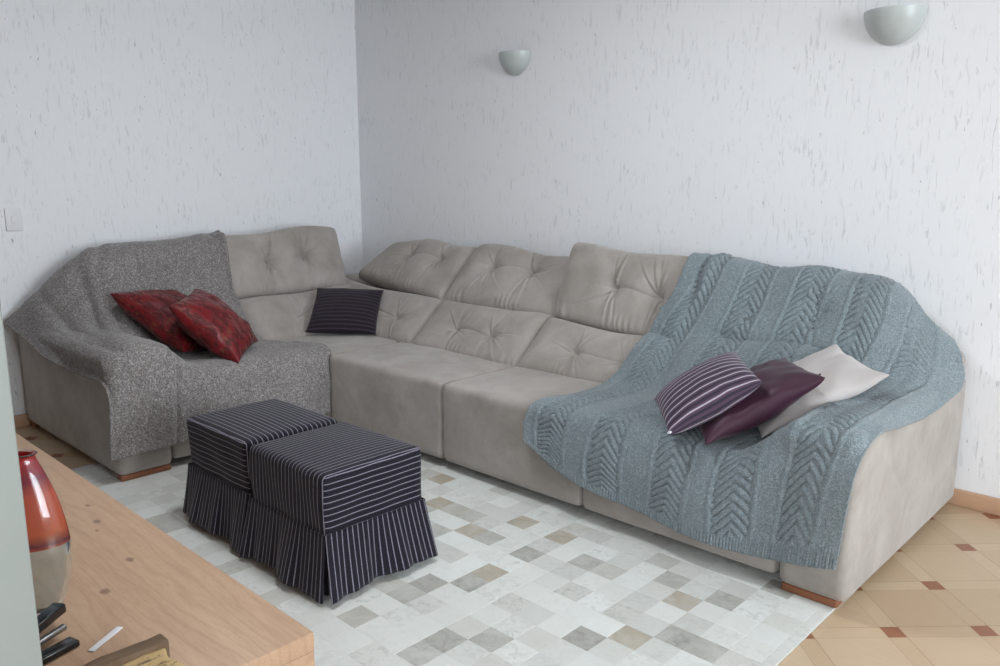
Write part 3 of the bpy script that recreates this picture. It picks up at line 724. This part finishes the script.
# ------------------------------------------------------------------ ottomans with skirted covers
M['stool_x'] = stripes_mat('pinstripe_cover', (26, 23, 31), (140, 136, 150), 1, .0205, .09, .06)
def ottoman(x0, x1, y0, y1, top, along, label, seed, touching):
    cx, cy = (x0+x1)/2, (y0+y1)/2; hx, hy = (x1-x0)/2, (y1-y0)/2
    t = thing('ottoman', label, 'ottoman', (cx, cy, .0095), 'pinstriped ottomans on the rug')
    zs = .215; zt = top-.0095
    # fitted cover
    b = bmesh.new(); bmesh.ops.create_cube(b, size=2); bmesh.ops.subdivide_edges(b, edges=b.edges[:], cuts=18, use_grid_fill=True)
    rr = .022; hz = (zt-zs)/2; H_ = Vector((hx, hy, hz)); rs = random.Random(seed)
    for v in b.verts:
        q = Vector([math.copysign(1-(1-abs(c))**1.5, c)*h for c, h in zip(v.co, H_)])
        inn = Vector([max(-h+rr, min(h-rr, c)) for c, h in zip(q, H_)])
        if q.z < 0: inn.z = q.z
        d = q-inn; p = inn+(d.normalized()*rr if d.length > 1e-9 else d)
        if p.z > hz*.9: p.z += .010*(1-(p.x/hx)**2)*(1-(p.y/hy)**2)
        w = .0018*math.sin(p.x*31+p.z*25+seed)+.0015*math.sin(p.y*37-p.z*19)
        p.x += w; p.y += w
        v.co = p+Vector((0, 0, (zt+zs)/2))
    b.normal_update()
    uvl = b.loops.layers.uv.new('UVMap')
    for f in b.faces:
        n = f.normal
        for l in f.loops:
            c = l.vert.co
            if along == 'y':       # stripes along y on top; vertical on the y faces; horizontal on the x faces
                s = c.x if abs(n.z) > .6 or abs(n.y) > max(abs(n.x), abs(n.z)) else c.z
                o_ = c.y
            else:
                s = c.y if abs(n.z) > .6 or abs(n.x) > max(abs(n.y), abs(n.z)) else c.z
                o_ = c.x
            l[uvl].uv = (o_+.4*n.z, s+5)
    cov = obj('cover', b, M['stool_x'], t)
    # skirt: one flap per side with box pleats at the corners
    def flap(p0, p1, nrm, sd, fs=1.0):
        L = (p1-p0).length; e = (p1-p0)/L
        K_, R_ = 70, 14
        P = np.zeros((R_, K_, 3)); UV = np.zeros((R_, K_, 2)); r2 = np.random.default_rng(sd)
        ph = r2.uniform(0, 6, 4)
        for i in range(R_):
            v = i/(R_-1)
            for j in range(K_):
                u = j/(K_-1)
                fl = .040*v**1.1+v*.012*(math.sin(u*9+ph[0])+.6*math.sin(u*19+ph[1]))+.003*v*math.sin(u*41+ph[2])
                spread = (u-.5)*2*.022*v
                if touching == 1 and ((k == 0 and u > .5) or (k == 2 and u < .5)) or touching == 3 and ((k == 0 and u < .5) or (k == 2 and u > .5)): spread *= .2
                fl *= fs
                q = p0+e*(u*L+spread*fs)+nrm*(fl+.001)
                drop = .195+.012*(abs(u-.5)*2)**2*1.0-.004*math.sin(u*6+ph[3])
                P[i, j] = (q.x, q.y, zs+.004-min(drop, zs-.003)*v); UV[i, j] = (v*.2, u*L*1.02+7)
        return grid_mesh('skirt_panel', P, UV)
    cs = [Vector((-hx, -hy, 0)), Vector((hx, -hy, 0)), Vector((hx, hy, 0)), Vector((-hx, hy, 0))]
    for k in range(4):
        a, c = cs[k], cs[(k+1) % 4]; e = (c-a).normalized(); n = Vector((e.y, -e.x, 0))
        o = obj('skirt_panel', flap(a, c, n, seed*7+k, .12 if k == touching else 1.0), M['stool_x'], t)
        md = o.modifiers.new('thickness', 'SOLIDIFY'); md.thickness = .003; md.offset = -1
        # inner corner pleat behind the opening
        bm = bmesh.new(); uvl = bm.loops.layers.uv.new('UVMap'); d = (-n+e)
        g = []
        for i in range(8):
            v = i/7; r_ = []
            for j in range(9):
                s = j/8-.5                              # -.5 on this side, +.5 on the next
                ang = s*math.pi/2
                dirv = Vector((e.x, e.y, 0))*math.cos(math.pi/4+ang)+n*math.cos(math.pi/4-ang) if False else (e*(.5+s)+n*(.5-s))
                q = c+dirv*(.020*v)-e*(.05*max(0, -s*2))-(-n)*0-(-(-n))*0
                q = c-e*(.055*max(0, -2*s))-n*(.055*max(0, 2*s))*1.0
                q = q+(n*(max(0, -2*s))+e*(max(0, 2*s))+(n+e)*.35*(1-abs(2*s)))*((.004 if touching in (k, (k+1) % 4) else .022)*v)
                r_.append(bm.verts.new((q.x, q.y, zs+.002-.196*v)))
            g.append(r_)
        for i in range(7):
            for j in range(8):
                f = bm.faces.new((g[i][j], g[i][j+1], g[i+1][j+1], g[i+1][j]))
                for l, (ii, jj) in zip(f.loops, ((i, j), (i, j+1), (i+1, j+1), (i+1, j))): l[uvl].uv = (ii*.03, jj*.014+3)
        obj('corner_pleat', bm, M['stool_x'], t)
    # seam roll between cover and skirt
    bm = bmesh.new(); pts = []
    for k in range(4):
        a, c = cs[k], cs[(k+1) % 4]
        for j in range(12): pts.append(a+(c-a)*(j/12))
    rings = []
    for i, q in enumerate(pts):
        o_ = q.normalized(); rings.append([bm.verts.new((q.x*1.008+o_.x*.003*math.cos(s), q.y*1.008+o_.y*.003*math.cos(s), zs+.003*math.sin(s))) for s in [k2*math.pi/3 for k2 in range(6)]])
    for i in range(len(rings)):
        a, c = rings[i-1], rings[i]
        for k in range(6): bm.faces.new((a[k], a[(k+1) % 6], c[(k+1) % 6], c[k]))
    bmesh.ops.recalc_face_normals(bm, faces=bm.faces[:])
    obj('seam', bm, M['black_cloth'], t)
    for sx in (-1, 1):
        for sy in (-1, 1):
            box('leg', sx*(hx-.05)-.02, sx*(hx-.05)+.02, sy*(hy-.05)-.02, sy*(hy-.05)+.02, 0, zs+.02, M['footwood'], t, r=.004)
    return t
M['black_cloth'] = mat_plain('dark_cloth', (34, 30, 40), .9)
ottoman(1.842, 2.300, -2.240, -1.842, .42, 'x', 'dark pinstriped ottoman with skirt, nearer to the grey wool throw', 3, 1)
ottoman(2.322, 2.775, -2.248, -1.84, .42, 'y', 'dark pinstriped ottoman with skirt, nearer to the open rug, stripes running crosswise', 5, 3)

# ------------------------------------------------------------------ low oak cabinet and what stands on it
CAB = thing('low_cabinet', 'long low oak cabinet along the near wall in the left foreground', 'cabinet', (2.5, -3.06, 0))
CX0, CX1, CY0, CY1, CZ = 1.42, 3.536, -3.345, -2.782, .45
def cpart(*a, **k): return local(box(*a, parent=CAB, **k))
cpart('top', CX0, CX1, CY0, CY1, CZ-.04, CZ, M['oak'], r=.003, seg=2)
cpart('side_panel', CX1-.03, CX1-.001, CY0, CY1-.001, .05, CZ-.04, M['oak'], r=.002, seg=2)
cpart('side_panel', CX0+.001, CX0+.03, CY0, CY1-.001, .05, CZ-.04, M['oak'], r=.002, seg=2)
cpart('back_panel', CX0+.03, CX1-.03, CY0, CY0+.012, .05, CZ-.04, M['oak'])
cpart('bottom_panel', CX0+.03, CX1-.03, CY0+.012, CY1-.022, .05, .07, M['oak'])
cpart('plinth', CX0+.05, CX1-.05, CY0+.03, CY1-.05, .0105, .05, M['darkgap'])
for k in range(3):
    w = (CX1-CX0-.06)/3
    d = cpart('drawer', CX0+.03+k*w+.003, CX0+.03+(k+1)*w-.003, CY1-.022, CY1-.003, .053, CZ-.043, M['oak'], r=.002, seg=2)
    h = box('handle', CX0+.03+(k+.5)*w-.06, CX0+.03+(k+.5)*w+.06, CY1-.004, CY1+.012, .30, .312, M['silver'], d, r=.003)
    h.data.transform(Matrix.Translation(-Vector(CAB.location)))

def make_vase():
    bx, by = 3.112, -3.150
    t = thing('glass_vase', 'tall rounded art-glass vase, red and orange above, clear below, on the oak cabinet', 'vase', (bx, by, CZ))
    prof = [(.0, 0), (.030, 0), (.036, .004), (.052, .03), (.068, .07), (.080, .12), (.085, .165), (.083, .205), (.074, .26), (.062, .305), (.048, .345), (.040, .364), (.038, .374), (.042, .381)]
    prof = [(r, z*.93) for r, z in prof]
    def smooth(pr, n=70):
        k = np.arange(len(pr)); A = cr_matrix(len(pr), np.linspace(0, len(pr)-1, n), k); return A @ np.array(pr)
    q = smooth(prof)
    inner = [(max(0.0, r-.008), z) for r, z in q if z > .035][::-1]+[(0.0, .034)]
    g = NT('clear_art_glass'); g.b.inputs['Transmission Weight'].default_value = .985; g.b.inputs['IOR'].default_value = 1.45
    gm = g.out(lin((232, 242, 246)), .03, None, .5)
    body = obj('glass_body', lathe_bm(list(map(tuple, q))+inner), gm, t); body.scale = (1, .62, 1)
    r = NT('red_orange_glass'); z = r.xyz(r.coord('Object'))[2]
    zz = r.math('ADD', z, r.math('MULTIPLY', r.math('SUBTRACT', r.noise(r.coord('Object'), 14, 2), .5), .02))
    col = r.ramp(r.math('DIVIDE', zz, .354), [(.40, lin((190, 30, 24))), (.48, lin((236, 84, 40))), (.52, lin((120, 34, 44))), (.58, lin((238, 112, 62))), (.78, lin((240, 104, 70))), (.86, lin((170, 34, 62))), (.95, lin((205, 22, 30)))])
    r.b.inputs['Transmission Weight'].default_value = .15
    rm = r.out(col, .12, None, .5)
    lay = [(max(.001, a-.004), b) for a, b in q if .172 < b < .353]
    o2 = obj('red_glass_layer', lathe_bm(lay), rm, t); o2.scale = (1, .62, 1)
    t.rotation_euler = (0, 0, math.radians(47))
make_vase()

def bar_between(a, b, w, h, r=.002, taper=1.0):
    a, b = Vector(a), Vector(b); d = (b-a); L = d.length; e = d.normalized(); s = e.cross(Vector((0, 0, 1))).normalized(); u = s.cross(e)
    bm = box_bm(0, L, -w/2, w/2, -h/2, h/2, r, 2)
    for v in bm.verts:
        k = 1+(taper-1)*v.co.x/L
        v.co = a+e*v.co.x+s*v.co.y*k+u*v.co.z*k
    return bm
st = thing('stapler', 'black stapler with steel rail, cut off by the door jamb, in front of the vase', 'stapler', (3.25, -3.2, CZ))
for nm, A, B, w, h, m in (('base', (3.285, -3.27, .457), (3.243, -3.118, .457), .030, .012, M['black']),
                          ('rail', (3.277, -3.268, .474), (3.218, -3.125, .480), .012, .010, M['silver']),
                          ('arm', (3.270, -3.268, .486), (3.178, -3.118, .502), .026, .018, M['black'])):
    local(obj(nm, bar_between(A, B, w, h), m, st))
local(obj('hinge', bar_between((3.283, -3.275, .463), (3.279, -3.258, .488), .02, .014), M['silver'], st))
tag(obj('plastic_strip', bar_between((3.292, -3.108, .4515), (3.246, -3.036, .4515), .014, .002, .0008), M['whiteplastic']),
    'thin white plastic strip lying flat on the oak cabinet beside the stapler', 'strip')

def make_slab():
    t = thing('wood_slab', 'rough-edged pale wooden slab at the near end of the oak cabinet', 'wood slab', (3.46, -3.16, CZ))
    a = NT('spalted_wood'); v = a.coord('Object', (3, 14, 6))
    n = a.noise(v, 6, 4, .6, 1.0)
    c = a.mix(n, lin((206, 178, 128)), lin((178, 150, 104)))
    c = a.mix(a.ramp(a.noise(a.coord('Object', (3, 1, 1)), 38, 3, .6, .8), [(.55, (0, 0, 0)), (.64, (.8, .8, .8))]), c, lin((96, 82, 60)))
    am = a.out(c, .6, a.bump(n, .3, .004), .3)
    bk = NT('dark_bark'); n = bk.noise(bk.coord('Object', (20, 2, 5)), 7, 4, .6)
    bm_ = bk.out(bk.mix(n, lin((84, 66, 50)), lin((132, 110, 90))), .7, bk.bump(n, .5, .006), .2)
    b = box_bm(3.436, 3.528, -3.33, -3.035, CZ, CZ+.040, .004, 3)
    bmesh.ops.subdivide_edges(b, edges=[e for e in b.edges if e.calc_length() > .08], cuts=12, use_grid_fill=True)
    for v in b.verts: v.co.x += .003*math.sin(v.co.y*70); v.co.y += .004*math.sin(v.co.x*90)
    local(obj('slab_body', b, am, t))
    b = box_bm(3.404, 3.440, -3.33, -3.022, CZ, CZ+.050, .005, 3)
    bmesh.ops.subdivide_edges(b, edges=[e for e in b.edges if e.calc_length() > .08], cuts=14, use_grid_fill=True)
    for v in b.verts: v.co.x += .002*math.sin(v.co.y*95+1); v.co.z += .0015*math.sin(v.co.y*60)*(v.co.z > CZ+.02)
    local(obj('bark_edge', b, bm_, t, smooth=True))
make_slab()

# ------------------------------------------------------------------ wall lamps and switch
def sconce(x, z, R_, label):
    t = thing('wall_sconce', label, 'wall lamp', (x, 0, z), 'wall sconces')
    n, mrow = 36, 14; bm = bmesh.new()
    for rad, flip in ((R_, 1), (R_-.005, -1)):
        g = []
        for i in range(mrow+1):
            ph = (math.pi/2)*i/mrow                 # 0 at the rim, pi/2 at the bottom
            row_ = []
            for j in range(n+1):
                th = math.pi*j/n
                row_.append(bm.verts.new((rad*math.cos(th)*math.cos(ph), -rad*.95*math.sin(th)*math.cos(ph)-.004, -rad*1.12*math.sin(ph))))
            g.append(row_)
        for i in range(mrow):
            for j in range(n):
                q = (g[i][j], g[i][j+1], g[i+1][j+1], g[i+1][j])
                bm.faces.new(q if flip > 0 else q[::-1])
    bmesh.ops.remove_doubles(bm, verts=bm.verts[:], dist=1e-5)
    obj('glass_shade', bm, M['sconce'], t)
    box('wall_plate', -.045, .045, -.012, -.0005, -.075, -.01, M['whiteplastic'], t, r=.003)
    b = lathe_bm([(0, -.03), (.012, -.028), (.016, -.005), (.013, .012), (0, .02)], 20)
    o = obj('bulb', b, M['whiteplastic'], t); o.location = (0, -.045, -.03)
    o = box('bulb_holder', -.012, .012, -.045, -.011, -.062, -.048, M['whiteplastic'], t, r=.003)
sconce(1.524, 2.035, .108, 'frosted glass bowl wall lamp on the back wall, nearer to the room corner')
sconce(3.585, 1.985, .118, 'frosted glass bowl wall lamp on the back wall, above the knitted throw')
cl = thing('added_ceiling_lamp', 'unseen round flush white ceiling lamp, added to light the room above the rug', 'ceiling lamp', (2.6, -1.95, H))  # invented fixture around the added overhead fill
obj('added_lamp_base', lathe_bm([(0, 0), (.25, 0), (.25, -.03), (.235, -.05), (.225, -.05), (.225, -.03), (0, -.03)]), M['whiteplastic'], cl)
obj('added_lamp_shade', lathe_bm([(.222, -.035), (.222, -.075), (.218, -.082), (.214, -.075), (.214, -.035)]), M['sconce'], cl)
sw = thing('light_switch', 'small white light switch plate on the left wall', 'light switch', (0, -2.245, 1.115))
box('plate', .0005, .009, -.04, .04, -.06, .06, M['whiteplastic'], sw, r=.003)
box('rocker', .009, .013, -.012, .012, -.02, .02, M['whiteplastic'], sw, r=.002)
